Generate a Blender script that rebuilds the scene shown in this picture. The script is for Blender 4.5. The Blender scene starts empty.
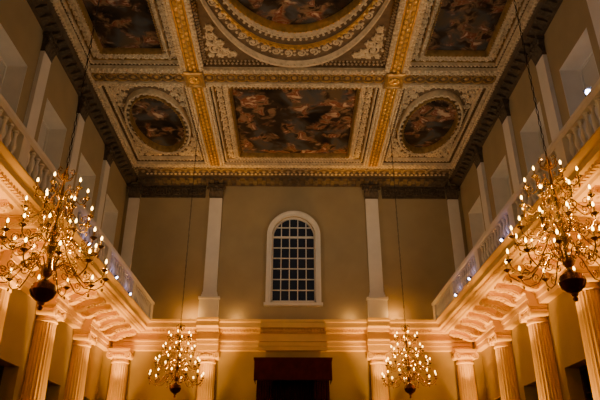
import bpy, bmesh, math, random
from mathutils import Vector
random.seed(4)
PI=math.pi
C=bpy.context.scene.collection
def R(d): return math.radians(d)
# ------------------------------------------------------------------ materials
def mat(name, base, rough=.7, metal=0, var=.15, scale=3.0, bump=0.0, bscale=40, emis=None, es=0, spec=.3):
    m=bpy.data.materials.new(name); m.use_nodes=True
    n=m.node_tree.nodes; l=m.node_tree.links; b=n['Principled BSDF']
    b.inputs['Roughness'].default_value=rough; b.inputs['Metallic'].default_value=metal
    b.inputs['Specular IOR Level'].default_value=spec
    tc=n.new('ShaderNodeTexCoord'); nz=n.new('ShaderNodeTexNoise')
    nz.inputs['Scale'].default_value=scale; nz.inputs['Detail'].default_value=4
    l.new(tc.outputs['Object'],nz.inputs['Vector'])
    cr=n.new('ShaderNodeValToRGB'); l.new(nz.outputs['Fac'],cr.inputs['Fac'])
    cr.color_ramp.elements[0].position=.3; cr.color_ramp.elements[1].position=.7
    cr.color_ramp.elements[0].color=tuple(c*(1-var) for c in base)+(1,)
    cr.color_ramp.elements[1].color=tuple(min(1,c*(1+var)) for c in base)+(1,)
    l.new(cr.outputs['Color'],b.inputs['Base Color'])
    if bump:
        n2=n.new('ShaderNodeTexNoise'); n2.inputs['Scale'].default_value=bscale
        l.new(tc.outputs['Object'],n2.inputs['Vector'])
        bp=n.new('ShaderNodeBump'); bp.inputs['Strength'].default_value=bump; bp.inputs['Distance'].default_value=.03
        l.new(n2.outputs['Fac'],bp.inputs['Height']); l.new(bp.outputs['Normal'],b.inputs['Normal'])
    if emis:
        b.inputs['Emission Color'].default_value=tuple(emis)+(1,); b.inputs['Emission Strength'].default_value=es
    return m
def canvas_mat(name, seed, gain=1.0):
    m=bpy.data.materials.new(name); m.use_nodes=True
    n=m.node_tree.nodes; l=m.node_tree.links; b=n['Principled BSDF']
    b.inputs['Roughness'].default_value=.6; b.inputs['Specular IOR Level'].default_value=.10
    tc=n.new('ShaderNodeTexCoord'); mp=n.new('ShaderNodeMapping'); mp.inputs['Location'].default_value=(seed*3.7,seed*1.9,seed)
    l.new(tc.outputs['Object'],mp.inputs['Vector'])
    def noise(sc,det,dist,off=0):
        z=n.new('ShaderNodeTexNoise'); z.inputs['Scale'].default_value=sc; z.inputs['Detail'].default_value=det; z.inputs['Distortion'].default_value=dist
        if off:
            q=n.new('ShaderNodeMapping'); q.inputs['Location'].default_value=(off,off*2,0); l.new(mp.outputs['Vector'],q.inputs['Vector']); l.new(q.outputs['Vector'],z.inputs['Vector'])
        else: l.new(mp.outputs['Vector'],z.inputs['Vector'])
        return z
    def ramp(src,stops):
        r=n.new('ShaderNodeValToRGB'); l.new(src,r.inputs['Fac']); e=r.color_ramp.elements
        e[0].position=stops[0][0]; e[0].color=stops[0][1]+(1,); e[1].position=stops[-1][0]; e[1].color=stops[-1][1]+(1,)
        for p,c in stops[1:-1]: x=e.new(p); x.color=c+(1,)
        return r
    def mix(kind,fac,a,b_):
        x=n.new('ShaderNodeMixRGB'); x.blend_type=kind
        if isinstance(fac,(int,float)): x.inputs['Fac'].default_value=fac
        else: l.new(fac,x.inputs['Fac'])
        l.new(a,x.inputs['Color1']); l.new(b_,x.inputs['Color2']); return x.outputs['Color']
    g=gain
    ground=ramp(noise(.7,3,.4).outputs['Fac'],[(.38,(.012*g,.010*g,.008*g)),(.5,(.046*g,.031*g,.018*g)),(.58,(.075*g,.074*g,.072*g)),(.68,(.13*g,.085*g,.042*g))])
    flesh=ramp(noise(2.0,5,.9,3.1).outputs['Fac'],[(.40,(.035*g,.020*g,.012*g)),(.5,(.28*g,.165*g,.085*g)),(.57,(.19*g,.045*g,.022*g)),(.65,(.58*g,.41*g,.26*g))])
    mask=ramp(noise(1.05,4,.5,7.7).outputs['Fac'],[(.46,(0,0,0)),(.56,(1,1,1))])
    l.new(mix('MIX',mask.outputs['Color'],ground.outputs['Color'],flesh.outputs['Color']),b.inputs['Base Color'])
    return m
M=dict(
 wall=mat('tan_plaster',(.375,.30,.165),.85,var=.06,scale=1.2,bump=.05),
 stone=mat('amber_lit_cream_stone',(.76,.53,.20),.6,var=.05,scale=2),  # cream stone; the amber uplight is put into its base colour
 white=mat('white_paint',(.76,.73,.66),.55,var=.05,scale=2),
 ceil=mat('ceiling_ground_shaded',(.155,.10,.050),.7,var=.25,scale=4,bump=.15,bscale=18),  # brown ground, darkened so recess shade behind the carving sits in the colour
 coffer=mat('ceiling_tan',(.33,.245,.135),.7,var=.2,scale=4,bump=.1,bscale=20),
 carve=mat('carved_cream',(.61,.485,.30),.6,var=.2,scale=5),
 gilt=mat('gilding',(.84,.53,.15),.3,.75,var=.2,scale=6,spec=.5),
 giltdark=mat('aged_gilding',(.38,.235,.075),.42,.5,var=.3,scale=5,spec=.5),
 cornice=mat('shaded_cornice',(.095,.068,.042),.6,var=.25,scale=4),  # shadow below the ceiling is put into this dark colour
 darkbrown=mat('dark_brown',(.09,.069,.045),.6,.1,var=.4,scale=8),  # dark brown of capitals, modillions and frieze relief
 brass=mat('polished_brass',(.58,.37,.10),.22,.92,var=.2,scale=6,spec=.5),
 darkbrass=mat('dark_brass',(.17,.07,.025),.2,.9,var=.2,scale=6,spec=.5),
 chain=mat('dark_iron',(.03,.022,.018),.6,.5),
 candle=mat('ivory_sleeve',(.58,.40,.19),.6,var=.05),
 bulb=mat('warm_bulb',(1,.8,.5),.4,var=.02,emis=(1,.56,.13),es=28),
 glass=mat('dusk_glass',(.012,.014,.020),.35,var=.3,scale=1.5,spec=.15,emis=(.34,.36,.42),es=.012),
 blind=mat('pale_blind',(.60,.57,.50),.8,var=.06,scale=1.5),
 darkwood=mat('dark_window_wood',(.04,.024,.015),.5,var=.3,scale=4),
 darkglass=mat('dark_glass',(.012,.012,.014),.35,var=.3,scale=1.5,spec=.15),
 velvet=mat('crimson_velvet',(.034,.004,.003),.9,var=.35,scale=4,spec=.05),
 velvet2=mat('deep_crimson_velvet',(.056,.006,.0045),.85,var=.3,scale=4,spec=.05),
 floor=mat('dark_oak_floor',(.12,.06,.03),.45,var=.3,scale=2),
 black=mat('black_metal',(.02,.02,.022),.45,.3),
 lens=mat('cool_lens',(.9,.95,1),.2,emis=(.60,.62,1),es=25),
 warmlens=mat('warm_lens',(1,.8,.5),.2,emis=(1,.5,.12),es=6),
)
# ------------------------------------------------------------------ mesh builder
class MB:
    def __init__(s): s.v=[]; s.f=[]
    def add(s,vs,fs):
        o=len(s.v); s.v+=[tuple(v) for v in vs]; s.f+=[tuple(i+o for i in f) for f in fs]; return s
    def box(s,x0,x1,y0,y1,z0,z1):
        return s.add([(x0,y0,z0),(x1,y0,z0),(x1,y1,z0),(x0,y1,z0),(x0,y0,z1),(x1,y0,z1),(x1,y1,z1),(x0,y1,z1)],
          [(3,2,1,0),(4,5,6,7),(0,1,5,4),(1,2,6,5),(2,3,7,6),(3,0,4,7)])
    def loft(s,loops,closed=True,ring=False,cap0=False,cap1=False):
        n=len(loops[0]); vs=[p for L in loops for p in L]; fs=[]; k=len(loops)
        for i in range(k if ring else k-1):
            j=(i+1)%k
            for a in range(n if closed else n-1):
                b=(a+1)%n; fs.append((i*n+a,i*n+b,j*n+b,j*n+a))
        if cap0: fs.append(tuple(range(n))[::-1])
        if cap1: fs.append(tuple((k-1)*n+a for a in range(n)))
        return s.add(vs,fs)
    def lathe(s,prof,c=(0,0,0),n=16,flute=0):
        loops=[]
        for r,z in prof:
            L=[]
            for i in range(n):
                q=max(r,.0005)*(1-(flute if i%2 else 0)); a=2*PI*i/n
                L.append((c[0]+q*math.cos(a),c[1]+q*math.sin(a),c[2]+z))
            loops.append(L)
        return s.loft(loops,cap0=True,cap1=True)
    def tube(s,pts,r,n=6,closed=False):
        P=[Vector(p) for p in pts]; k=len(P); up=None; loops=[]
        for i in range(k):
            if closed: t=P[(i+1)%k]-P[i-1]
            else: t=P[min(i+1,k-1)]-P[max(i-1,0)]
            t.normalize()
            if up is None:
                up=Vector((0,0,1)) if abs(t.z)<.9 else Vector((1,0,0))
            up=(up-t*up.dot(t)); up.normalize(); w=t.cross(up)
            rr=r[i] if isinstance(r,(list,tuple)) else r
            loops.append([P[i]+(up*math.cos(2*PI*a/n)+w*math.sin(2*PI*a/n))*rr for a in range(n)])
        return s.loft(loops,ring=closed,cap0=not closed,cap1=not closed)
    def ball(s,c,r,n=6,m=4):
        rx,ry,rz=r if isinstance(r,(tuple,list)) else (r,r,r)
        vs=[(c[0],c[1],c[2]-rz)]; fs=[]
        for j in range(1,m):
            p=-PI/2+PI*j/m
            for i in range(n):
                a=2*PI*i/n; vs.append((c[0]+rx*math.cos(p)*math.cos(a),c[1]+ry*math.cos(p)*math.sin(a),c[2]+rz*math.sin(p)))
        vs.append((c[0],c[1],c[2]+rz)); t=len(vs)-1
        for i in range(n):
            k=(i+1)%n
            fs.append((0,1+k,1+i)); fs.append((t,1+(m-2)*n+i,1+(m-2)*n+k))
            for j in range(m-2): fs.append((1+j*n+i,1+j*n+k,1+(j+1)*n+k,1+(j+1)*n+i))
        return s.add(vs,fs)
    def prism(s,poly,fn,a0,a1):
        return s.loft([[fn(p,q,a0) for p,q in poly],[fn(p,q,a1) for p,q in poly]],cap0=True,cap1=True)
    def build(s,name,m,parent=None,smooth=35):
        me=bpy.data.meshes.new(name); me.from_pydata(s.v,[],s.f)
        bm=bmesh.new(); bm.from_mesh(me); bmesh.ops.recalc_face_normals(bm,faces=bm.faces); bm.to_mesh(me); bm.free()
        if smooth:
            for p in me.polygons: p.use_smooth=True
            me.set_sharp_from_angle(angle=R(smooth))
        me.materials.append(M[m] if isinstance(m,str) else m)
        o=bpy.data.objects.new(name,me); C.objects.link(o)
        if parent: o.parent=parent
        return o
def crenel(mb,fn,u0,u1,step,wid,s0,s1,z0,z1):
    path=[(u0,s0)]; u=u0
    while u+step<u1:
        path+=[(u,s0),(u,s1),(u+wid,s1),(u+wid,s0)]; u+=step
    path.append((u1,s0))
    mb.loft([[fn(s0-.02,z0,a) for a,s in path],[fn(s,z0,a) for a,s in path],[fn(s,z1,a) for a,s in path]],closed=False)
def thing(name,label,cat,loc=(0,0,0),rz=0,group=None):
    o=bpy.data.objects.new(name,None); C.objects.link(o); o.empty_display_size=.2
    o.location=loc; o.rotation_euler=(0,0,rz); o['label']=label; o['category']=cat
    if group: o['group']=group
    return o
def struct(o): o['kind']='structure'; return o
def dup(root,loc,rz,label):
    r=root.copy(); C.objects.link(r); r.location=loc; r.rotation_euler=(0,0,rz); r['label']=label
    for ch in list(root.children):
        c=ch.copy(); C.objects.link(c); c.parent=r
        for g in list(ch.children):
            d=g.copy(); C.objects.link(d); d.parent=c
    return r
def spiral(cx,cz,r,turns,d=1,a0=0,n=18,rmin=.15):
    return [(cx+r*(1-(1-rmin)*i/n)*math.cos(a0+d*turns*2*PI*i/n), cz+r*(1-(1-rmin)*i/n)*math.sin(a0+d*turns*2*PI*i/n)) for i in range(n+1)]
ORD=['first','second','third','fourth','fifth','sixth','seventh','eighth']
# ------------------------------------------------------------------ dimensions
W=8.4; YF=27.0; YB=-4.0; ZS=15.9; ZC=16.36; YM=11.5
PY=[23.4-3.65*k for k in range(5)]
MY=[25.2,21.58,17.93,14.28,10.63]
SIDE={-1:'left',1:'right'}
# ------------------------------------------------------------------ shell
struct(MB().box(-9,9,YB-.3,YF+.6,-.3,0).build('floor','floor',smooth=0))
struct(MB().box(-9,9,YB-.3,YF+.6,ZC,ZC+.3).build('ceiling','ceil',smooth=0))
def holes_wall(mb,fn,u0,u1,z0,z1,holes):
    us=sorted({u0,u1}|{h[0] for h in holes}|{h[1] for h in holes}); zs=sorted({z0,z1}|{h[2] for h in holes}|{h[3] for h in holes})
    for a,b in zip(us,us[1:]):
        for c,d in zip(zs,zs[1:]):
            m=((a+b)/2,(c+d)/2)
            if any(h[0]<m[0]<h[1] and h[2]<m[1]<h[3] for h in holes): continue
            fn(mb,a,b,c,d)
UW=(.98,9.3,13.6); LW=(.95,1.2,5.0)
for s in (-1,1):
    mb=MB()
    hs=[(y-UW[0],y+UW[0],UW[1],UW[2]) for y in MY]+[(y-LW[0],y+LW[0],LW[1],LW[2]) for y in MY]
    def fn(mb,a,b,c,d,s=s):
        x0,x1=sorted((s*W,s*(W+.9))); mb.box(x0,x1,a,b,c,d)
    holes_wall(mb,fn,YB,YF,0,ZC,hs)
    struct(mb.build('wall_'+SIDE[s],'wall',smooth=0))
mb=MB().box(-9,9,YB-.3,YB,0,ZC); struct(mb.build('wall_back','wall',smooth=0))
AR=1.05; AZ=12.7; A0=9.42
mb=MB()
holes_wall(mb,lambda mb,a,b,c,d: mb.box(a,b,YF,YF+.6,c,d),-9,9,0,ZC,[(-AR,AR,A0,AZ+AR)])
arc=[(AR*math.cos(PI*i/24),AZ+AR*math.sin(PI*i/24)) for i in range(25)]
for p,q in zip(arc,arc[1:]):
    zt=AZ+AR
    mb.loft([[(p[0],y,p[1]),(q[0],y,q[1]),(q[0],y,zt),(p[0],y,zt)] for y in (YF,YF+.6)],cap0=True,cap1=True)
struct(mb.build('wall_far','wall',smooth=0))
# ------------------------------------------------------------------ windows
def arch_path(r,zb,zs,n=24):
    return [(-r,zb)]+[(-r*math.cos(PI*i/n),zs+r*math.sin(PI*i/n)) for i in range(n+1)]+[(r,zb)]
def arch_band(mb,ri,ro,zb,zs,y0,y1):
    a=arch_path(ri,zb,zs); b=arch_path(ro,zb,zs)
    mb.loft([[(x,y1,z) for x,z in a],[(x,y0,z) for x,z in a],[(x,y0,z) for x,z in b],[(x,y1,z) for x,z in b]],closed=False,ring=True)
mb=MB(); arch_band(mb,1.05,1.26,9.3,AZ,-.12,0); arch_band(mb,1.18,1.29,9.3,AZ,-.17,-.1); arch_band(mb,.98,1.06,A0,AZ,.1,.3)
mb.box(-1.36,1.36,-.24,0,9.2,9.34); mb.box(-1.05,1.05,.1,.3,9.42,9.52)
w=mb.build('window_1','white'); w.location=(0,YF,0); struct(w); w['label']='tall arched window with dark panes in the middle of the far wall'
mb=MB()
for i in range(1,5):
    x=-1.0+2.0*i/5; zt=AZ+math.sqrt(1.0-x*x); mb.box(x-.022,x+.022,.14,.22,9.5,zt)
for j in range(1,9):
    z=9.5+j*.53
    hw=1.0 if z<AZ else (math.sqrt(max(0,1.0-(z-AZ)**2)))
    if hw>.1: mb.box(-hw,hw,.15,.21,z-.022,z+.022)
mb.box(-1,1,.12,.24,AZ-.04,AZ+.04)
mb.build('glazing_bars','white',w,smooth=0)
p=arch_path(1.03,9.45,AZ); mb=MB(); mb.loft([[(x,.24,z) for x,z in p],[(x,.26,z) for x,z in p]],cap0=True,cap1=True); mb.build('pane','glass',w,smooth=0)
wi=2
def upper_window(s,y,hw,z0,z1,i,lab):
    mb=MB(); t=.07; d0,d1=.62,.74
    mb.box(-hw,-hw+t,d0,d1,z0,z1); mb.box(hw-t,hw,d0,d1,z0,z1); mb.box(-hw+t,hw-t,d0,d1,z1-t,z1); mb.box(-hw+t,hw-t,d0,d1,z0,z0+t)
    mb.box(-hw,-hw+.02,0.0,d0,z0,z1); mb.box(hw-.02,hw,0.0,d0,z0,z1); mb.box(-hw+.02,hw-.02,0.0,d0,z1-.02,z1)
    o=mb.build('window_%d'%i,'white',smooth=0); struct(o); o['label']=lab
    mb=MB().box(-hw+t/2,hw-t/2,.68,.70,z0+t/2,z1-t/2); mb.box(-hw+t,hw-t,.66,.69,z0+.5,z0+.56); mb.build('blind','blind',o,smooth=0)
    MB().box(-hw,hw,-.08,.62,z0-.001,z0+.05).build('window_sill','white',o,smooth=0)
    o.location=(s*W,y,0); o.rotation_euler=(0,0,R(-90*s))
def lower_window(s,y,hw,z0,z1,i,lab):
    mb=MB(); t=.09
    mb.box(-hw,-hw+t,.45,.57,z0,z1); mb.box(hw-t,hw,.45,.57,z0,z1); mb.box(-hw+t,hw-t,.45,.57,z1-t,z1); mb.box(-hw+t,hw-t,.45,.57,z0,z0+t)
    o=mb.build('window_%d'%i,'darkwood',smooth=0); struct(o); o['label']=lab
    mb=MB().box(-.03,.03,.47,.54,z0+t,z1-t); n=5
    for k in range(1,n): z=z0+(z1-z0)*k/n; mb.box(-hw+t,-.03,.48,.53,z-.025,z+.025); mb.box(.03,hw-t,.48,.53,z-.025,z+.025)
    mb.build('glazing_bars','darkwood',o,smooth=0)
    MB().box(-hw+t/2,hw-t/2,.55,.565,z0+t/2,z1-t/2).build('pane','darkglass',o,smooth=0)
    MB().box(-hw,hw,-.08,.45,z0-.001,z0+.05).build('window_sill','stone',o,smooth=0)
    o.location=(s*W,y,0); o.rotation_euler=(0,0,R(-90*s))
for s in (-1,1):
    for k,y in enumerate(MY):
        upper_window(s,y,UW[0],UW[1],UW[2],wi,'%s deep window above the %s gallery, counted from the far wall'%(ORD[k],SIDE[s])); wi+=1
        lower_window(s,y,LW[0],LW[1],LW[2],wi,'%s dark window under the %s gallery, counted from the far wall'%(ORD[k],SIDE[s])); wi+=1
# ------------------------------------------------------------------ cornice at ceiling, entablatures
CP=[(0,15.4),(.1,15.4),(.13,15.5),(.2,15.54),(.24,15.6),(.46,15.62),(.48,15.74),(.54,15.78),(.64,15.9),(0,15.9)]
def modill(mb,fn,u0,u1,step=.42):
    n=int((u1-u0)/step); st=(u1-u0)/n
    for i in range(n):
        a=u0+st*(i+.5)
        mb.prism([(.1,15.42),(.2,15.44),(.44,15.52),(.48,15.60),(.1,15.60)],fn,a-.1,a+.1)
        mb.ball(fn(.42,15.54,a),(.07,.07,.06))
tn=1
for s in (-1,1):
    f=lambda p,q,a,s=s:(s*(W-p),a,q)
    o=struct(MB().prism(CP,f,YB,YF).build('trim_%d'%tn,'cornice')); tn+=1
    mb=MB(); modill(mb,f,YB,YF-.65); mb.build('modillions','darkbrown',o)
    mb=MB()
    for i in range(int((YF-YB)/.2)): mb.ball(f(.57,15.8,YB+.1+.2*i),(.05,.07,.05))
    mb.build('egg_moulding','coffer',o)
f=lambda p,q,a:(a,YF-p,q)
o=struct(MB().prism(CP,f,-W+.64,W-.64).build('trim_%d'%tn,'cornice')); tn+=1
mb=MB(); modill(mb,f,-W+.66,W-.66); mb.build('modillions','darkbrown',o)
mb=MB()
for i in range(75): mb.ball(f(.57,15.8,-7.5+.2+.2*i),(.07,.05,.05))
mb.build('egg_moulding','carve',o)
mb=MB()
for x0,x1 in ((-7.60,-4.42),(4.42,7.60)):
    n=8
    mb.box(x0,x1,YF-.03,YF,14.74,15.4); mb.box(x0,x1,YF-.06,YF-.03,14.74,14.8)
    for i in range(n):
        c=x0+(x1-x0)*(i+.5)/n
        d=1 if i%2 else -1
        mb.tube([(x,YF-.06,z) for x,z in spiral(c,15.08,.18,1.6,d,PI/2*d)],.045,5)
        for a in range(3): mb.ball((c+.14*(a-1),YF-.06,15.08+.16*d),(.08,.06,.06))
o=mb.build('trim_%d'%tn,'darkbrown'); struct(o); tn+=1
EP=[(0,7.15),(.3,7.15),(.3,7.32),(.35,7.33),(.35,7.5),(.42,7.52),(.42,7.58),(.34,7.6),(.34,7.84),(.42,7.88),(.46,7.95),(0,7.95)]
RP=[(.3,7.15),(.60,7.15),(.60,7.32),(.65,7.33),(.65,7.5),(.72,7.52),(.72,7.58),(.3,7.6)]
for s in (-1,1):
    f=lambda p,q,a,s=s:(s*(W-p),a,q)
    mb=MB().prism(EP,f,YB,YF)
    for y in PY: mb.prism(RP,f,y-.46,y+.46)
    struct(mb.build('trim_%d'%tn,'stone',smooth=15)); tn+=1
f=lambda p,q,a:(a,YF-p,q)
FP=[(0,7.15),(.3,7.15),(.3,7.32),(.35,7.33),(.35,7.5),(.42,7.52),(.42,7.58),(.32,7.6),(.32,7.86),(.42,7.9),(.44,8.02),(.74,8.06),(.74,8.26),(.80,8.3),(.82,8.4),(0,8.4)]
FR=[(.3,7.15),(.66,7.15),(.66,7.32),(.71,7.33),(.71,7.5),(.78,7.52),(.78,7.58),(.68,7.6),(.68,7.86),(.78,7.9),(.80,8.02),(1.06,8.06),(1.06,8.26),(1.12,8.3),(1.14,8.4),(.3,8.4)]
mb=MB().prism(FP,f,-W+.45,W-.45)
for x in (-3.75,3.75): mb.prism(FR,f,x-.48,x+.48)
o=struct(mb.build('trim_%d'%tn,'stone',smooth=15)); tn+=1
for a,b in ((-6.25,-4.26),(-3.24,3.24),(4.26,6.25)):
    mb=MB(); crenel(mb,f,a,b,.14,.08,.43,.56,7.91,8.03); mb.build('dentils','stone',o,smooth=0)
# ------------------------------------------------------------------ pilasters (upper order)
def leaf(mb,x,y,z,w,h,out):
    P=[(0,0,1),(.25*out,.4*h,1.05),(.55*out,.75*h,.85),(out,h,.5),(1.15*out,.9*h,.2)]
    A=[(x-w/2*k,y-o,z+q) for o,q,k in P]; B=[(x,y-o-.02,z+q) for o,q,k in P]; D=[(x+w/2*k,y-o,z+q) for o,q,k in P]
    mb.loft([A,B,D],closed=False)
def pil_capital(w,h,d):
    mb=MB(); hw=w/2
    mb.loft([[(-a,0,z),(-a,-e,z),(a,-e,z),(a,0,z)] for a,e,z in ((hw,d,0),(hw*1.02,d*1.02,h*.3),(hw*1.15,d*1.3,h*.7),(hw*1.25,d*1.5,h*.82))],cap0=True,cap1=True)
    mb.box(-hw*1.4,hw*1.4,-d*1.9,0,h*.86,h); mb.box(-hw*1.3,hw*1.3,-d*1.7,0,h*.8,h*.87)
    mb.box(-hw*1.06,hw*1.06,-d*1.15,0,-.05,.03)
    for i in range(5): leaf(mb,-hw*.9+hw*1.8*i/4,-d,0.03,w*.26,h*.4,d*.9)
    for i in range(4): leaf(mb,-hw*.7+hw*1.4*i/3,-d*1.05,h*.25,w*.26,h*.42,d*1.0)
    for g in (-1,1): 
        mb.tube([(x,-d*1.7,z) for x,z in spiral(g*hw*1.18,h*.7,h*.17,1.7,g,PI/2)],.032,5)
        mb.ball((g*hw*1.18,-d*1.7,h*.7),.055)
    mb.ball((0,-d*1.8,h*.9),(.1,.07,.1))
    return mb
def pilaster(name,label,w,d,z0,z1,zc,pw,ph,loc,rz,group):
    t=thing(name,label,'pilaster',loc,rz,group)
    H=z1-z0
    mb=MB(); q=pw/2
    mb.box(-q,q,-d*1.9,0,0.0,.14); mb.box(-q*.93,q*.93,-d*1.7,0,.14,ph-.1); mb.box(-q*1.02,q*1.02,-d*2,0,ph-.1,ph)
    mb.build('pedestal','white',t,smooth=0)
    mb=MB(); hw=w/2
    mb.box(-hw*1.2,hw*1.2,-d*1.5,0,ph,ph+.12); mb.box(-hw*1.1,hw*1.1,-d*1.25,0,ph+.12,ph+.24)
    mb.build('base','white',t,smooth=0)
    MB().box(-hw,hw,-d,0,ph+.24,H).build('shaft','white',t,smooth=0)
    c=pil_capital(w,zc-z1,d).build('capital','darkbrown',t); c.location=(0,0,H); c['label']='dark leafy capital'
    return t
GP='pilasters on the upper walls'
YW=YF-.002
a=pilaster('pilaster','cream pilaster on pedestal between the arched window and the left far corner',.62,.14,8.4,14.72,15.39,.96,1.2,(-3.87,YW,8.401),0,GP)
dup(a,(3.87,YW,8.401),0,'cream pilaster on pedestal between the arched window and the right far corner')
a=pilaster('pilaster','narrow cream pilaster in the left corner of the upper far wall',.52,.12,8.4,14.72,15.39,.60,1.2,(-7.94,YW,8.401),0,GP)
dup(a,(7.94,YW,8.401),0,'narrow cream pilaster in the right corner of the upper far wall')
a=None
for s in (-1,1):
    for k,y in enumerate(PY):
        lab='cream pilaster with dark capital above the %s gallery, %s from the far corner'%(SIDE[s],ORD[k])
        loc=(s*(W-.002),y,8.361); rz=R(-90*s)
        if a is None: a=pilaster('pilaster',lab,.6,.14,8.36,14.72,15.39,.8,1.2,loc,rz,GP)
        else: dup(a,loc,rz,lab)
# ------------------------------------------------------------------ half columns (lower order)
def column(label,loc,rz):
    t=thing('half_column',label,'column',loc,rz,'fluted columns below the galleries')
    c=(0,-.2,0)
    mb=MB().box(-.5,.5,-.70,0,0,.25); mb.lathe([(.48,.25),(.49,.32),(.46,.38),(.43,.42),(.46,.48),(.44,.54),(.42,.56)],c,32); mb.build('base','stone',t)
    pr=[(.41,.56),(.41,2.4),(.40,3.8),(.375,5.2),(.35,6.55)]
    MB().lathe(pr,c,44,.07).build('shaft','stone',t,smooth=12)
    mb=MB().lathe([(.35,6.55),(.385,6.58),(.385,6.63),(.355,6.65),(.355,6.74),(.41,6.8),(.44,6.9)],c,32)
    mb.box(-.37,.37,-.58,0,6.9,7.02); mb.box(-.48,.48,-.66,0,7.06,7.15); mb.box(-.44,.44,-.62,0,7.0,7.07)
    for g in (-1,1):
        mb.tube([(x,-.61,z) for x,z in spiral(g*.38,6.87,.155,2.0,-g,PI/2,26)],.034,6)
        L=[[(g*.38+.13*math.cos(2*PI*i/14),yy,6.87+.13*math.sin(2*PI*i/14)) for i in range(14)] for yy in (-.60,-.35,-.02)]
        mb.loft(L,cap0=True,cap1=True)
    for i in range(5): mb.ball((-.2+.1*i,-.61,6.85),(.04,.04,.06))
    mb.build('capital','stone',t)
    return t
a=column('fluted half column on the far wall left of the red canopy',(-3.75,YF,0),0)
dup(a,(3.75,YF,0),0,'fluted half column on the far wall right of the red canopy')
dup(a,(-7.55,YF,0),0,'fluted half column at the left end of the far wall')
dup(a,(7.55,YF,0),0,'fluted half column at the right end of the far wall')
for s in (-1,1):
    for k,y in enumerate(PY):
        dup(a,(s*W,y,0),R(-90*s),'fluted half column under the %s gallery, %s along from the far wall'%(SIDE[s],ORD[k]))
# ------------------------------------------------------------------ galleries
def baluster_mesh():
    return MB().lathe([(.07,0),(.07,.06),(.045,.08),(.04,.12),(.075,.22),(.08,.28),(.05,.42),(.035,.55),(.05,.6),(.05,.63),(.07,.65),(.07,.7)],(0,0,0),10)
bal=None
for s in (-1,1):
    t=thing('gallery','cream %s gallery with balustrade carried on scroll brackets along the %s wall'%(SIDE[s],SIDE[s]),'gallery',(s*W,YM,7.95),R(-90*s),'galleries along the side walls')
    lx=lambda Y: (Y-YM)*(-s)
    f=lambda p,q,a: (lx(a),-p,q-7.95)
    DP=[(.02,7.96),(1.50,7.96),(1.52,7.88),(1.62,7.88),(1.66,7.94),(1.72,7.95),(1.74,8.03),(1.96,8.06),(1.96,8.2),(2.02,8.24),(2.1,8.32),(2.1,8.36),(.02,8.36)]
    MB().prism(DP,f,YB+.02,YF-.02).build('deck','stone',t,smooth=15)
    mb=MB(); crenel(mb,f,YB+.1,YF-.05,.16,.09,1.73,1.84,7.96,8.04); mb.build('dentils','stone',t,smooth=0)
    KP=[(.42,7.95),(1.44,7.95),(1.48,7.90),(1.48,7.80),(1.42,7.74),(1.32,7.73),(1.15,7.72),(1.0,7.67),(.85,7.58),(.72,7.50),(.58,7.47),(.42,7.50)]
    kb=MB().prism(KP,lambda p,q,a:(a,-p,q-7.95),-.12,.12)
    kb.box(-.16,.16,-1.5,-.42,-.05,.0)
    for g in (-1,1):
        kb.tube([(g*.13,-x,z-7.95) for x,z in spiral(1.37,7.83,.1,1.8,1,0,20)],.026,5)
        kb.tube([(g*.13,-x,z-7.95) for x,z in spiral(.62,7.62,.14,1.8,-1,0,20)],.028,5)
        kb.tube([(g*.13,-x,z-7.95) for x,z in [(1.3,7.77),(1.12,7.77),(.95,7.72),(.8,7.65),(.72,7.62)]],.02,5)
    for i in range(4): kb.ball((0,-1.28+.14*i,-.23-.015*i*i),(.09,.085,.05))
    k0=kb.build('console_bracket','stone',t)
    ys=[26.4,25.4,24.4]
    for y in PY+[5.15]: ys+=[y,y-.91,y-1.825,y-2.74]
    for i,y in enumerate(ys):
        k=k0 if i==0 else k0.copy()
        if i: C.objects.link(k); k.parent=t
        k.location=(lx(y),0,0)
    MB().prism([(1.74,8.36),(1.98,8.36),(1.98,8.46),(1.95,8.5),(1.77,8.5),(1.74,8.46)],f,YB+.02,YF-.02).build('plinth','white',t)
    MB().prism([(1.76,9.2),(1.96,9.2),(2.02,9.27),(2.02,9.36),(1.97,9.41),(1.75,9.41),(1.7,9.36),(1.7,9.27)],f,YB+.02,YF-.02).build('handrail','white',t)
    dies=[YF-.2]+PY+[5.15,1.5,-2.15]
    p0=None
    for y in dies:
        if p0 is None:
            p0=MB().box(-.2,.2,-1.98,-1.74,.55,1.25).build('pedestal','white',t,smooth=0); k=p0
        else: k=p0.copy(); C.objects.link(k); k.parent=t
        k.location=(lx(y),0,0)
    if bal is None:
        bal=baluster_mesh().build('baluster','white',t); proto=bal
    else:
        proto=bal.copy(); C.objects.link(proto); proto.parent=t
    cnt=0
    for a,b in zip(dies,dies[1:]):
        m=11; L=(a-.22)-(b+.22)
        for i in range(m):
            y=a-.22-L*(i+.5)/m
            if cnt==0: k=proto
            else: k=bal.copy(); C.objects.link(k); k.parent=t
            k.location=(lx(y),-1.86,.55); cnt+=1
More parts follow.
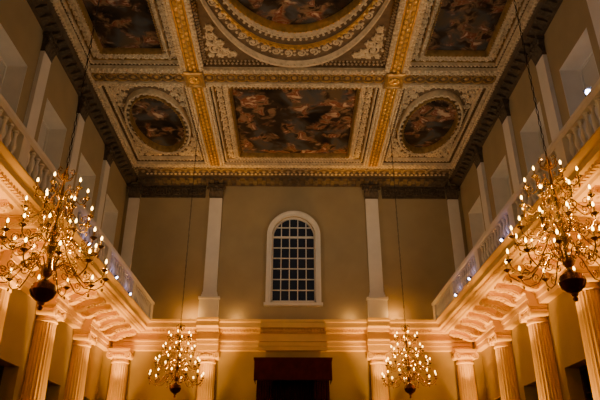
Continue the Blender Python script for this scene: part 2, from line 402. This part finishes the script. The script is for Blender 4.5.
# ------------------------------------------------------------------ ceiling beams
def beam(label,x0,x1,y0,y1,along,gold,group='beams of the compartment ceiling'):
    cx,cy=(x0+x1)/2,(y0+y1)/2; hx,hy=(x1-x0)/2,(y1-y0)/2
    t=thing('ceiling_beam',label,'beam',(cx,cy,ZS),0,group)
    MB().box(-hx,hx,-hy,hy,.0,ZC-ZS).build('soffit','ceil' if not gold else 'giltdark',t,smooth=0)
    L=hy if along=='y' else hx; Wd=hx if along=='y' else hy
    mp=(lambda u,v,z:(v,u,z)) if along=='y' else (lambda u,v,z:(u,v,z))
    mb=MB()
    for g in (-1,1):
        v=g*(Wd-.07)
        mb.loft([[mp(-L,v+q,z),mp(L,v+q,z)] for q,z in ((-.07,0),(-.06,-.07),(-.02,-.1),(.05,-.1),(.07,-.04),(.07,0))],closed=False)
        n=int(2*L/.15)
        for i in range(n):
            u=-L+2*L*(i+.5)/n; a=mp(.055,.05,0); mb.ball(mp(u,v,-.10),(abs(a[0]),abs(a[1]),.05))
    mb.build('bead_edging','carve',t)
    mb=MB()
    if gold:
        w=Wd-.17
        mb.loft([[mp(-L,q,z),mp(L,q,z)] for q,z in ((-w,0),(-w,-.05),(-w*.85,-.07),(w*.85,-.07),(w,-.05),(w,0))],closed=False)
        mb.build('ground_band','giltdark',t)
        mb=MB(); n=int(2*L/.26)
        for i in range(n):
            u=-L+2*L*(i+.5)/n; a=mp(.11,.065,0)
            for v in (-.085,.085): mb.ball(mp(u+(.065 if v>0 else -.065),v,-.08),(abs(a[0]),abs(a[1]),.055),8,5)
        for g in (-1,1):
            mb.tube([mp(-L,g*(w+.01),-.055),mp(L,g*(w+.01),-.055)],.028,6)
    else:
        r=Wd*.5; n=max(1,int(2*L/(r*1.75)))
        for i in range(n):
            u=-L+2*L*(i+.5)/n
            mb.tube([mp(u+r*math.cos(2*PI*a/14),r*math.sin(2*PI*a/14),-.02) for a in range(14)],.045,5,closed=True)
            mb.ball(mp(u,0,-.02),(.1,.1,.06),8,4)
    mb.build('leaf_rope' if gold else 'guilloche','gilt' if gold else 'giltdark' if 'cross' in label else 'coffer',t)
    return t
BX0,BX1=3.47,4.2; YE=25.65; YC0,YC1=18.29,19.2; XE=7.75
for s in (-1,1):
    x0,x1=sorted((s*BX0,s*BX1)); beam('gilded lengthwise ceiling beam %s of the big oval painting'%SIDE[s],x0,x1,YB,YE,'y',True)
    x0,x1=sorted((s*XE,s*W)); beam('ceiling border strip above the %s wall cornice'%SIDE[s],x0,x1,YB,YE,'y',False)
beam('cream cross beam between the big oval and the far rectangular painting',-BX0,BX0,YC0,YC1,'x',False)
beam('cream cross beam between the left long painting and the left small oval',-XE,-BX1,YC0,YC1,'x',False)
beam('cream cross beam between the right long painting and the right small oval',BX1,XE,YC0,YC1,'x',False)
beam('wide end strip of the ceiling above the far wall',-W,W,YE,YF,'x',False)
for s in (-1,1):
    t=thing('ceiling_boss','gilded square boss where the %s lengthwise beam meets the cross beam'%SIDE[s],'ceiling boss',(s*(BX0+BX1)/2,(YC0+YC1)/2,ZS-.11),0,'bosses at the beam crossings')
    hx=(BX1-BX0)/2; hy=(YC1-YC0)/2
    mb=MB().loft([[(-a,-b,z),(a,-b,z),(a,b,z),(-a,b,z)] for a,b,z in ((hx,hy,0),(hx,hy,-.06),(hx-.08,hy-.08,-.09),(hx-.12,hy-.12,-.05))],cap0=True,cap1=True); mb.build('block','giltdark',t,smooth=0)
    mb=MB()
    for i in range(8): mb.ball((.14*math.cos(i*PI/4),.14*math.sin(i*PI/4),-.08),(.08,.08,.05))
    mb.ball((0,0,-.11),.07); mb.build('rosette','gilt',t)
# ------------------------------------------------------------------ ceiling paintings
def rl(hx,hy,z): return [(-hx,-hy,z),(hx,-hy,z),(hx,hy,z),(-hx,hy,z)]
def along(loop,step):
    out=[]; n=len(loop); acc=0
    for i in range(n):
        a=Vector(loop[i]); b=Vector(loop[(i+1)%n]); L=(b-a).length
        if n<8:
            k=max(1,int(L/step))
            for j in range(k): out.append(a.lerp(b,(j+.5)/k))
        else:
            acc+=L
            if acc>=step: out.append(b); acc=0
    return out
def scroll_strip(mb,x0,x1,y0,y1,z,n,rad,tr=.03):
    dx,dy=x1-x0,y1-y0; L=math.hypot(dx,dy); ux,uy=dx/L,dy/L
    for i in range(n):
        u=L*(i+.5)/n; cx,cy=x0+ux*u,y0+uy*u; d=1 if i%2 else -1
        mb.tube([(x,y,z) for x,y in spiral(cx,cy,rad,1.5,d,math.atan2(uy,ux)+PI/2*d,14)],[tr*(1.2-.5*k/14) for k in range(15)],5)
        for g in (-1,1):
            mb.ball((cx+ux*rad*1.15-uy*g*rad*.5*d,cy+uy*rad*1.15+ux*g*rad*.5*d,z),(rad*.35,rad*.35,tr))
        mb.ball((cx,cy,z),(tr*1.6,tr*1.6,tr*1.3))
def frame_rect(t,hx,hy,ox,oy):
    L=lambda f,z: rl(hx-ox*f,hy-oy*f,z)
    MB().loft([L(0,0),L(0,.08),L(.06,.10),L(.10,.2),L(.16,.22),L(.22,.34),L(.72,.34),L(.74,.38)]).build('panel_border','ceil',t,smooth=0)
    mb=MB().loft([L(.89,.30),L(.89,.19),L(.91,.14),L(.94,.17),L(.97,.26),L(1.0,.32),L(1.0,.42)])
    for p in along(L(.915,.14),.13): mb.ball(p,(.035,.035,.03))
    mb.loft([L(.24,.34),L(.24,.27),L(.26,.25),L(.28,.27),L(.28,.34)])
    mb.build('gilt_moulding','giltdark',t)
    mb=MB()
    mb.loft([L(.02,.06),L(.03,-.04),L(.08,-.05),L(.11,.04),L(.11,.1)])
    for p in along(L(.06,-.04),.2): mb.ball(p,(.07,.07,.06))
    mb.loft([L(.16,.24),L(.17,.14),L(.21,.13),L(.23,.2),L(.23,.3)])
    for p in along(L(.19,.14),.14): mb.ball(p,(.05,.05,.05))
    mb.loft([L(.63,.34),L(.64,.2),L(.68,.14),L(.73,.15),L(.78,.2),L(.89,.26),L(.89,.34)])
    for p in along(L(.69,.14),.17): mb.ball(p,(.055,.055,.05))
    for p in along(L(.83,.22),.12): mb.ball(p,(.045,.045,.04))
    a,b=hx-ox*.45,hy-oy*.45
    rx,ry=ox*.16,oy*.16
    nx=max(2,int(2*a/(ry*2.4))); ny=max(2,int(2*b/(rx*2.4)))
    for g in (-1,1):
        scroll_strip(mb,-a,a,g*b,g*b+.0001,.30,nx,ry,.032)
        scroll_strip(mb,g*a,g*a+.0001,-b,b,.30,ny,rx,.036)
    mb.build('carving','carve',t)
    return hx-ox,hy-oy
def sup(a,b,z,n=72,e=2.0):
    out=[]
    for i in range(n):
        th=2*PI*i/n; c,s_=math.cos(th),math.sin(th)
        out.append((a*math.copysign(abs(c)**(2/e),c),b*math.copysign(abs(s_)**(2/e),s_),z))
    return out
def rect_ray(hx,hy,z,n=72):
    out=[]
    angs=[2*PI*i/n for i in range(n)]
    for sx in (1,-1):
        for sy in (1,-1):
            ca=math.atan2(sy*hy,sx*hx)%(2*PI); k=min(range(n),key=lambda i:abs(angs[i]-ca)); angs[k]=ca
    for a in angs:
        c,s_=math.cos(a),math.sin(a); q=min(hx/abs(c) if abs(c)>1e-6 else 1e9, hy/abs(s_) if abs(s_)>1e-6 else 1e9)
        out.append((q*c,q*s_,z))
    return out
def oval_frame(t,hx,hy,ca,cb,oa,ob,cm,e=2.0,big=False):
    n=96 if big else 72
    bw=.12 if big else .40
    P=lambda f,z: rl(hx-bw*f,hy-bw*f,z)
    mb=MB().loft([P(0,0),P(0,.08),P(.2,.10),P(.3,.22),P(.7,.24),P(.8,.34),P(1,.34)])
    mb.loft([rect_ray(hx-bw,hy-bw,.34,n),sup(oa,ob,.34,n,e)])
    mb.build('panel_border','ceil',t,smooth=20)
    I=lambda f,z: [tuple(p[i]*(1-f)+q[i]*f if i<2 else z for i in range(3)) for p,q in zip(sup(oa,ob,0,n,e),sup(ca,cb,0,n))]
    mb=MB()
    if big:
        mb.loft([I(.53,.1),I(.54,-.01),I(.58,-.04),I(.62,-.01),I(.63,.06)])
        mb.loft([I(.94,.2),I(.945,.1),I(.96,.08),I(.98,.16),I(1,.28),I(1,.42)])
        for p in along(I(.58,-.04),.17): mb.ball(p,(.065,.065,.06))
        for p in along(I(.96,.085),.15): mb.ball(p,(.045,.045,.04))
    else:
        mb.loft([I(.78,.22),I(.8,.1),I(.86,.07),I(.92,.16),I(1,.26),I(1,.42)])
        for p in along(I(.85,.075),.13): mb.ball(p,(.04,.04,.035))
    mb.build('gilt_moulding','gilt' if big else 'giltdark',t)
    mb=MB()
    if big: mb.loft([I(.2,.0),I(.24,.07),I(.53,.1)]); mb.loft([I(.63,.06),I(.67,.14),I(.80,.18)])
    else: mb.loft([I(.35,.17),I(.4,.22),I(.78,.23)])
    mb.build('oval_band','ceil',t)
    mb=MB()
    if big:
        mb.loft([I(0,.36),I(0,.0),I(.05,-.10),I(.12,-.13),I(.18,-.05),I(.2,.0)])
        mb.loft([I(.79,.2),I(.80,.08),I(.84,.05),I(.89,.1),I(.94,.22)])
        for p in along(I(.845,.055),.17): mb.ball(p,(.055,.055,.05))
    else: mb.loft([I(0,.36),I(0,.2),I(.12,.1),I(.25,.08),I(.35,.16)])
    for p in along(I(.13 if big else .2,-.12 if big else .09),.17): mb.ball(p,(.055,.055,.05))
    f0=.38 if big else .57
    mid=along(I(f0,.08 if big else .19),.42 if big else .3)
    for i,p in enumerate(mid):
        q=mid[(i+1)%len(mid)]; d=1 if i%2 else -1; rad=(.18 if big else .08)
        mb.tube([(x,y,p.z) for x,y in spiral(p.x,p.y,rad,1.4,d,math.atan2(q.y-p.y,q.x-p.x)+PI/2*d,12)],.04 if big else .028,5)
        mb.ball((p.x,p.y,p.z),(.05,.05,.04))
        if big:
            for g in (-1,1): mb.ball((p.x+(q.x-p.x)*.5,p.y+(q.y-p.y)*.5+g*.1,p.z),(.06,.06,.05))
    if big:
        for p in along(I(.73,.14),.2): mb.ball(p,(.06,.06,.05))
    mb.loft([P(.05,.06),P(.07,-.04),P(.2,-.05),P(.26,.04),P(.26,.1)])
    for p in along(P(.15,-.04),.2): mb.ball(p,(.065,.065,.06))
    if not big: mb.loft([P(.55,.26),P(.57,.12),P(.68,.11),P(.74,.2),P(.75,.3)])
    for p in along(P(.62,.12 if not big else .23),.16): mb.ball(p,(.05,.05,.05))
    for p in along(P(.98,.33),.14): mb.ball(p,(.045,.045,.05))
    mb.build('carving','carve',t)
    for sx in (1,-1):
        for sy in (1,-1):
            mb=MB()
            for (fx,fy,r) in ((.68,.76,.27),(.48,.82,.19),(.74,.57,.19),(.74,.43,.13),(.33,.84,.13),(.58,.66,.14),(.79,.86,.09),(.60,.86,.10),(.79,.68,.10)):
                if big: fx=.5+fx*.5; fy=.5+fy*.5; fx=min(fx,.93); r*=1.1
                x,y=sx*hx*fx,sy*hy*fy
                d=sx*sy
                mb.tube([(u,v,.3) for u,v in spiral(x,y,r,1.8,d,PI/4,18)],.045,5)
                for a in range(6): mb.ball((x+r*1.1*math.cos(a*1.047),y+r*1.1*math.sin(a*1.047),.3),(r*.28,r*.28,.06))
                mb.ball((x,y,.28),(.07,.07,.07))
            mb.build('spandrel_carving','carve',t)
    c=sup(ca*1.01,cb*1.01,.37,n); MB().loft([c,[(x,y,.42) for x,y,z in c]],cap0=True,cap1=True).build('canvas',cm,t,smooth=0)
G='painted compartments of the ceiling'
def pt(label,x,y): return thing('ceiling_painting',label,'painting',(x,y,ZS),0,G)
t=pt('dark rectangular ceiling painting in a carved frame nearest the far wall',0,(YC1+YE)/2)
a,b=frame_rect(t,BX0,(YE-YC1)/2,.93,.52); MB().box(-a-.02,a+.02,-b-.02,b+.02,.37,.42).build('canvas',canvas_mat('canvas_a',1.3,.95),t,smooth=0)
for s in (-1,1):
    t=pt('small oval ceiling painting in the %s far corner of the ceiling'%SIDE[s],s*(BX1+XE)/2,(YC1+YE)/2)
    oval_frame(t,(XE-BX1)/2,(YE-YC1)/2,1.08,2.12,1.38,2.48,canvas_mat('canvas_oval',3.1+s,.9),big=False)
    hy=(YC0-4.7)/2
    t=pt('long dark ceiling painting beside the big oval, towards the %s wall'%SIDE[s],s*(BX1+XE)/2,4.7+hy)
    a,b=frame_rect(t,(XE-BX1)/2,hy,.68,.75); MB().box(-a-.02,a+.02,-b-.02,b+.02,.37,.42).build('canvas',canvas_mat('canvas_side',6.2+s,.75),t,smooth=0)
hy=(YC0-4.7)/2
t=pt('large central oval ceiling painting within a broad gilded ring',0,4.7+hy)
oval_frame(t,BX0,hy,2.95,4.75,3.43,6.62,canvas_mat('canvas_big',9.4,1.0),2.15,True)
# ------------------------------------------------------------------ chandeliers
def chandelier(label,loc):
    t=thing('chandelier',label,'chandelier',loc,0,'brass chandeliers hanging from the ceiling')
    mb=MB().lathe([(0,0),(.03,.01),(.045,.05),(.02,.08),(.05,.1),(.06,.13),(.03,.15)],n=14)
    K=1.07
    mb.lathe([(r*.9,.47+(z-.47)*K) for r,z in [(.06,.47),(.05,.53),(.09,.58),(.12,.64),(.12,.7),(.05,.76),(.04,.84),(.09,.92),(.13,1.0),(.09,1.1),(.04,1.18),(.1,1.24),(.1,1.3),(.05,1.36),(.035,1.45),(.07,1.52),(.09,1.58),(.05,1.68),(.035,1.8),(.08,1.84),(.08,1.88),(.03,1.94),(.025,2.15),(.06,2.2),(.07,2.25),(.03,2.32),(.012,2.38)]],n=14)
    mb.build('stem','brass',t)
    MB().lathe([(.03,.13),(.1,.16),(.17,.22),(.205,.31),(.17,.41),(.1,.46),(.06,.49)],n=20).build('globe','darkbrass',t)
    tiers=[(12,0,[(.1,.66),(.22,.80),(.36,.76),(.48,.58),(.60,.46),(.77,.45),(.89,.54),(.92,.64)],.92,.64),
           (12,15,[(.09,1.12),(.22,1.23),(.33,1.19),(.43,1.05),(.55,.96),(.65,.97),(.73,1.03),(.75,1.12)],.75,1.12),
           (8,0,[(.08,1.56),(.18,1.66),(.26,1.63),(.34,1.51),(.42,1.44),(.49,1.45),(.54,1.50),(.55,1.58)],.55,1.58),
           (6,30,[(.06,1.97),(.14,2.06),(.21,2.02),(.26,1.93),(.32,1.89),(.37,1.91),(.40,1.95),(.41,2.01)],.41,2.01)]
    for n,off,pr,rr,zz in tiers:
        am=MB().tube([(r,0,z) for r,z in pr],.011,6)
        q=.8 if rr<.5 else 1.0
        k=pr[2]; am.tube([(x,0,z) for x,z in spiral(k[0]-.02,k[1]-.1*q,.085*q,1.5,-1,PI/2,16)],.0075,5)
        k=pr[4]; am.tube([(x,0,z) for x,z in spiral(k[0]+.03,k[1]+.1*q,.08*q,1.4,1,-PI/2,16)],.0075,5)
        k=pr[1]; am.tube([(x,0,z) for x,z in spiral(k[0]+.01,k[1]+.07*q,.06*q,1.3,1,-PI/2,14)],.006,5)
        am.ball((pr[-2][0],0,pr[-2][1]-.07),(.02,.02,.032))
        a0=am.build('arm','brass',t)
        p0=MB().lathe([(.015,-.02),(.035,0),(.06,.022),(.056,.027),(.022,.015)],(rr,0,zz),12).build('drip_pan','brass',a0)
        c0=MB().lathe([(.015,.015),(.015,.12),(.009,.13)],(rr,0,zz),8).build('candle','candle',a0)
        b0=MB().lathe([(.005,.13),(.015,.146),(.018,.162),(.012,.185),(.003,.207)],(rr,0,zz),8).build('bulb','bulb',a0)
        for i in range(n):
            if i==0: a=a0
            else:
                a=a0.copy(); C.objects.link(a); a.parent=t
                for ch in (p0,c0,b0):
                    d=ch.copy(); C.objects.link(d); d.parent=a
            a.rotation_euler=(0,0,R(off)+2*PI*i/n)
    mb=MB()
    for i in range(6):
        a=2*PI*i/6
        mb.tube([(x*math.cos(a),x*math.sin(a),z+.13) for x,z in [(.04,2.14),(.12,2.2),(.16,2.28),(.13,2.35),(.08,2.33)]],.01,5)
    mb.build('scroll_crown','brass',t)
    mb=MB(); H=ZS-loc[2]; z=2.49; i=0
    while z<H-.2:
        pts=[]
        for a in range(8):
            u=.018*math.cos(a*PI/4); w=.07*math.sin(a*PI/4)
            pts.append((u,0,z+.06+w) if i%2 else (0,u,z+.06+w))
        mb.tube(pts,.007,4,closed=True); z+=.125; i+=1
    mb.build('chain','chain',t)
    MB().lathe([(.02,H-.26),(.05,H-.24),(.14,H-.16),(.16,H-.14)],n=14).build('ceiling_rose','giltdark',t)
    return t
CH=[((-3.93,9.15,4.10),'large brass chandelier with lit candle bulbs beside the left gallery'),
    ((4.26,8.75,4.15),'large brass chandelier with lit candle bulbs beside the right gallery'),
    ((-4.0,21.2,4.40),'small-looking distant brass chandelier left of the red canopy'),
    ((4.0,21.2,4.40),'small-looking distant brass chandelier right of the red canopy')]
c=chandelier(CH[0][1],CH[0][0])
for loc,lab in CH[1:]: dup(c,loc,0,lab)
for loc,lab in CH:
    for a in (.4,PI+.4):
        l=bpy.data.lights.new('chandelier','POINT'); l.energy=48; l.color=(1,.53,.14); l.shadow_soft_size=.03
        o=bpy.data.objects.new('chandelier_light',l); C.objects.link(o); o.location=(loc[0]+.5*math.cos(a),loc[1]+.5*math.sin(a),loc[2]+1.33)
# ------------------------------------------------------------------ throne canopy
t=thing('throne_canopy','dark crimson canopy with valance against the far wall under the arched window','canopy',(0,26.55,0))
hw=1.6
mb=MB().box(-hw,hw,-1.35,.0,6.3,6.5); mb.box(-hw-.03,hw+.03,-1.38,.0,6.48,6.54); mb.build('tester','velvet2',t,smooth=0)
def wavy(p0,p1,z0,z1,n,amp,nx,ny):
    A=[];B=[]
    for i in range(n+1):
        f_=i/n; x=p0[0]+(p1[0]-p0[0])*f_; y=p0[1]+(p1[1]-p0[1])*f_; k=amp*math.sin(i*PI/2.0)
        A.append((x,y,z1)); B.append((x+nx*k,y+ny*k,z0))
    return [A,B]
mb=MB().loft(wavy((-hw,-1.34),(hw,-1.34),5.66,6.3,84,.012,0,1),closed=False)
for g in (-1,1): mb.loft(wavy((g*hw,-1.34),(g*hw,0),5.66,6.3,36,.012,1,0),closed=False)
mb.build('valance','velvet2',t)
MB().box(-hw,hw,-1.37,-1.345,5.62,5.67).build('fringe','velvet',t,smooth=0)
MB().loft(wavy((-hw+.1,-.1),(hw-.1,-.1),.0,6.3,120,.06,0,1),closed=False).build('back_curtain','velvet2',t)
for g in (-1,1):
    mb=MB().loft(wavy((g*(hw-.12),-1.2),(g*(hw-.12),-.2),.0,6.3,40,.06,1,0),closed=False)
    mb.loft(wavy((g*(hw-.12),-1.2),(g*(hw-.75),-1.15),.0,6.3,24,.05,0,1),closed=False)
    mb.build('side_curtain','velvet',t)
# ------------------------------------------------------------------ flood lamps
def flood(label,loc,rz,lens='lens',group='flood lamps on the galleries',k=1.0):
    t=thing('flood_lamp',label,'lamp',loc,rz,group)
    mb=MB().box(-.1,.1,-.07,.07,0,.025); mb.box(-.125,-.11,-.02,.02,.02,.2); mb.box(.11,.125,-.02,.02,.02,.2); mb.box(-.125,.125,-.02,.02,.02,.035); mb.build('yoke','black',t,smooth=0)
    f=lambda y,z:(y*math.cos(.6)-z*math.sin(.6), y*math.sin(.6)+z*math.cos(.6)+.16)
    def ring(h,y): return [(sx*h,)+f(y,sz*h) for sx,sz in ((-1,-1),(1,-1),(1,1),(-1,1))]
    MB().loft([ring(.05,.1),ring(.07,.08),ring(.1,-.06),ring(.1,-.08)],cap0=True,cap1=True).build('housing','black',t,smooth=0)
    MB().loft([[(h*math.cos(a*PI/6),)+f(y,h*math.sin(a*PI/6)) for a in range(12)] for h,y in ((.075,-.081),(.065,-.095),(.03,-.1))],cap0=True,cap1=True).build('lens',lens,t)
    t.scale=(k,k,k)
    return t
XL=W-2.05
def spot(loc,target,P,col,ang=100,blend=.8,rad=.15):
    l=bpy.data.lights.new('spot','SPOT'); l.energy=P; l.color=col; l.spot_size=R(ang); l.spot_blend=blend; l.shadow_soft_size=rad
    o=bpy.data.objects.new('spot_light',l); C.objects.link(o); o.location=loc
    o.rotation_euler=(Vector(target)-Vector(loc)).to_track_quat('-Z','Y').to_euler(); return o
def point(loc,P,col,rad=.03):
    l=bpy.data.lights.new('point','POINT'); l.energy=P; l.color=col; l.shadow_soft_size=rad
    o=bpy.data.objects.new('point_light',l); C.objects.link(o); o.location=loc; return o
FL=[(-1,22.6,8.36,'flood lamp on the left gallery ledge, nearest the far wall'),(-1,20.6,8.36,'flood lamp on the left gallery ledge, second from the far wall'),(-1,17.4,8.36,'flood lamp on the left gallery ledge, farthest from the far wall'),
    (1,22.6,8.36,'flood lamp on the right gallery ledge, nearest the far wall'),(1,20.6,8.36,'flood lamp on the right gallery ledge, second from the far wall'),(1,16.9,8.36,'flood lamp on the right gallery ledge, farthest from the far wall'),
    (1,10.85,9.41,'bright flood lamp on top of the right gallery handrail')]
WARM=(1,.84,.60)
for s,y,z,lab in FL:
    top=z>9
    x=s*(XL if not top else W-1.86)
    flood(lab,(x,y,z),R(-60*s),k=.65 if not top else .9)
    point((x-s*.12,y-.22,z+.25),2.2 if not top else 40,(.60,.50,1) if not top else (.8,.78,1))
for s in (-1,1):
    for y,P in ((7,270),(14,300),(20.5,360)):
        spot((s*5.9,y,9.7),(s*-1.0,y+2.5,ZC),P,WARM,150,1,.2)
    for y in MY: spot((s*7.2,y,8.45),(s*8.3,y,13.5),42,(1,.78,.52),110,1,.2)
    for y in PY:
        spot((s*6.95,y,.3),(s*7.75,y,6.8),4600,(1,.46,.06),26,.7,.08)
        spot((s*7.1,y,5.3),(s*7.5,y,7.8),420,(1,.44,.05),84,.9,.06)  # added spot, no fixture: hot pools on capitals and brackets
    for y in MY[:4]: spot((s*7.0,y,5.4),(s*7.1,y,8.0),130,(1,.40,.04),110,.9,.06)  # added mid-bay spots, light only, warming the gallery underside
    spot((s*6.9,5.2,.4),(s*7.6,5.2,7.5),3000,(1,.44,.06),50,.9,.1)
for x in (-7.45,-3.75,3.75,7.45):
    spot((x,25.4,.3),(x,26.45,7.0),4600,(1,.46,.06),26,.7,.08)
    spot((x,25.6,5.3),(x,26.4,7.8),380,(1,.44,.05),84,.9,.06)  # added spot without fixture, brightens the far capitals
for x in (-5.6,5.6): spot((x,25.0,.3),(x,26.3,7.9),1700,(1,.44,.06),36,.9,.08)
for x in (-2.4,2.4): spot((x,24.8,.3),(x*.85,26.4,8.0),1600,(1,.44,.06),32,.9,.08)
for s in (-1,1):
    flood('small warm lamp on the far ledge beside the %s pedestal'%SIDE[s],(s*4.65,YF-.3,8.4),0,'warmlens','ledge lamps on the far wall',.6)
    point((s*4.65,YF-.42,8.72),34,(1,.46,.10),.05)
    point((s*2.6,YF-.42,8.62),14,(1,.55,.2),.05)
wd=bpy.data.worlds.new('world'); bpy.context.scene.world=wd; wd.use_nodes=True
wd.node_tree.nodes['Background'].inputs[0].default_value=(.05,.06,.09,1); wd.node_tree.nodes['Background'].inputs[1].default_value=.3
# ------------------------------------------------------------------ camera
cd=bpy.data.cameras.new('camera'); cd.sensor_width=36; cd.lens=36.0; cd.clip_end=200
co=bpy.data.objects.new('camera',cd); C.objects.link(co); co.location=(0,0,1.6); co.rotation_euler=(R(90+25.8),0,R(-.65))
bpy.context.scene.camera=co
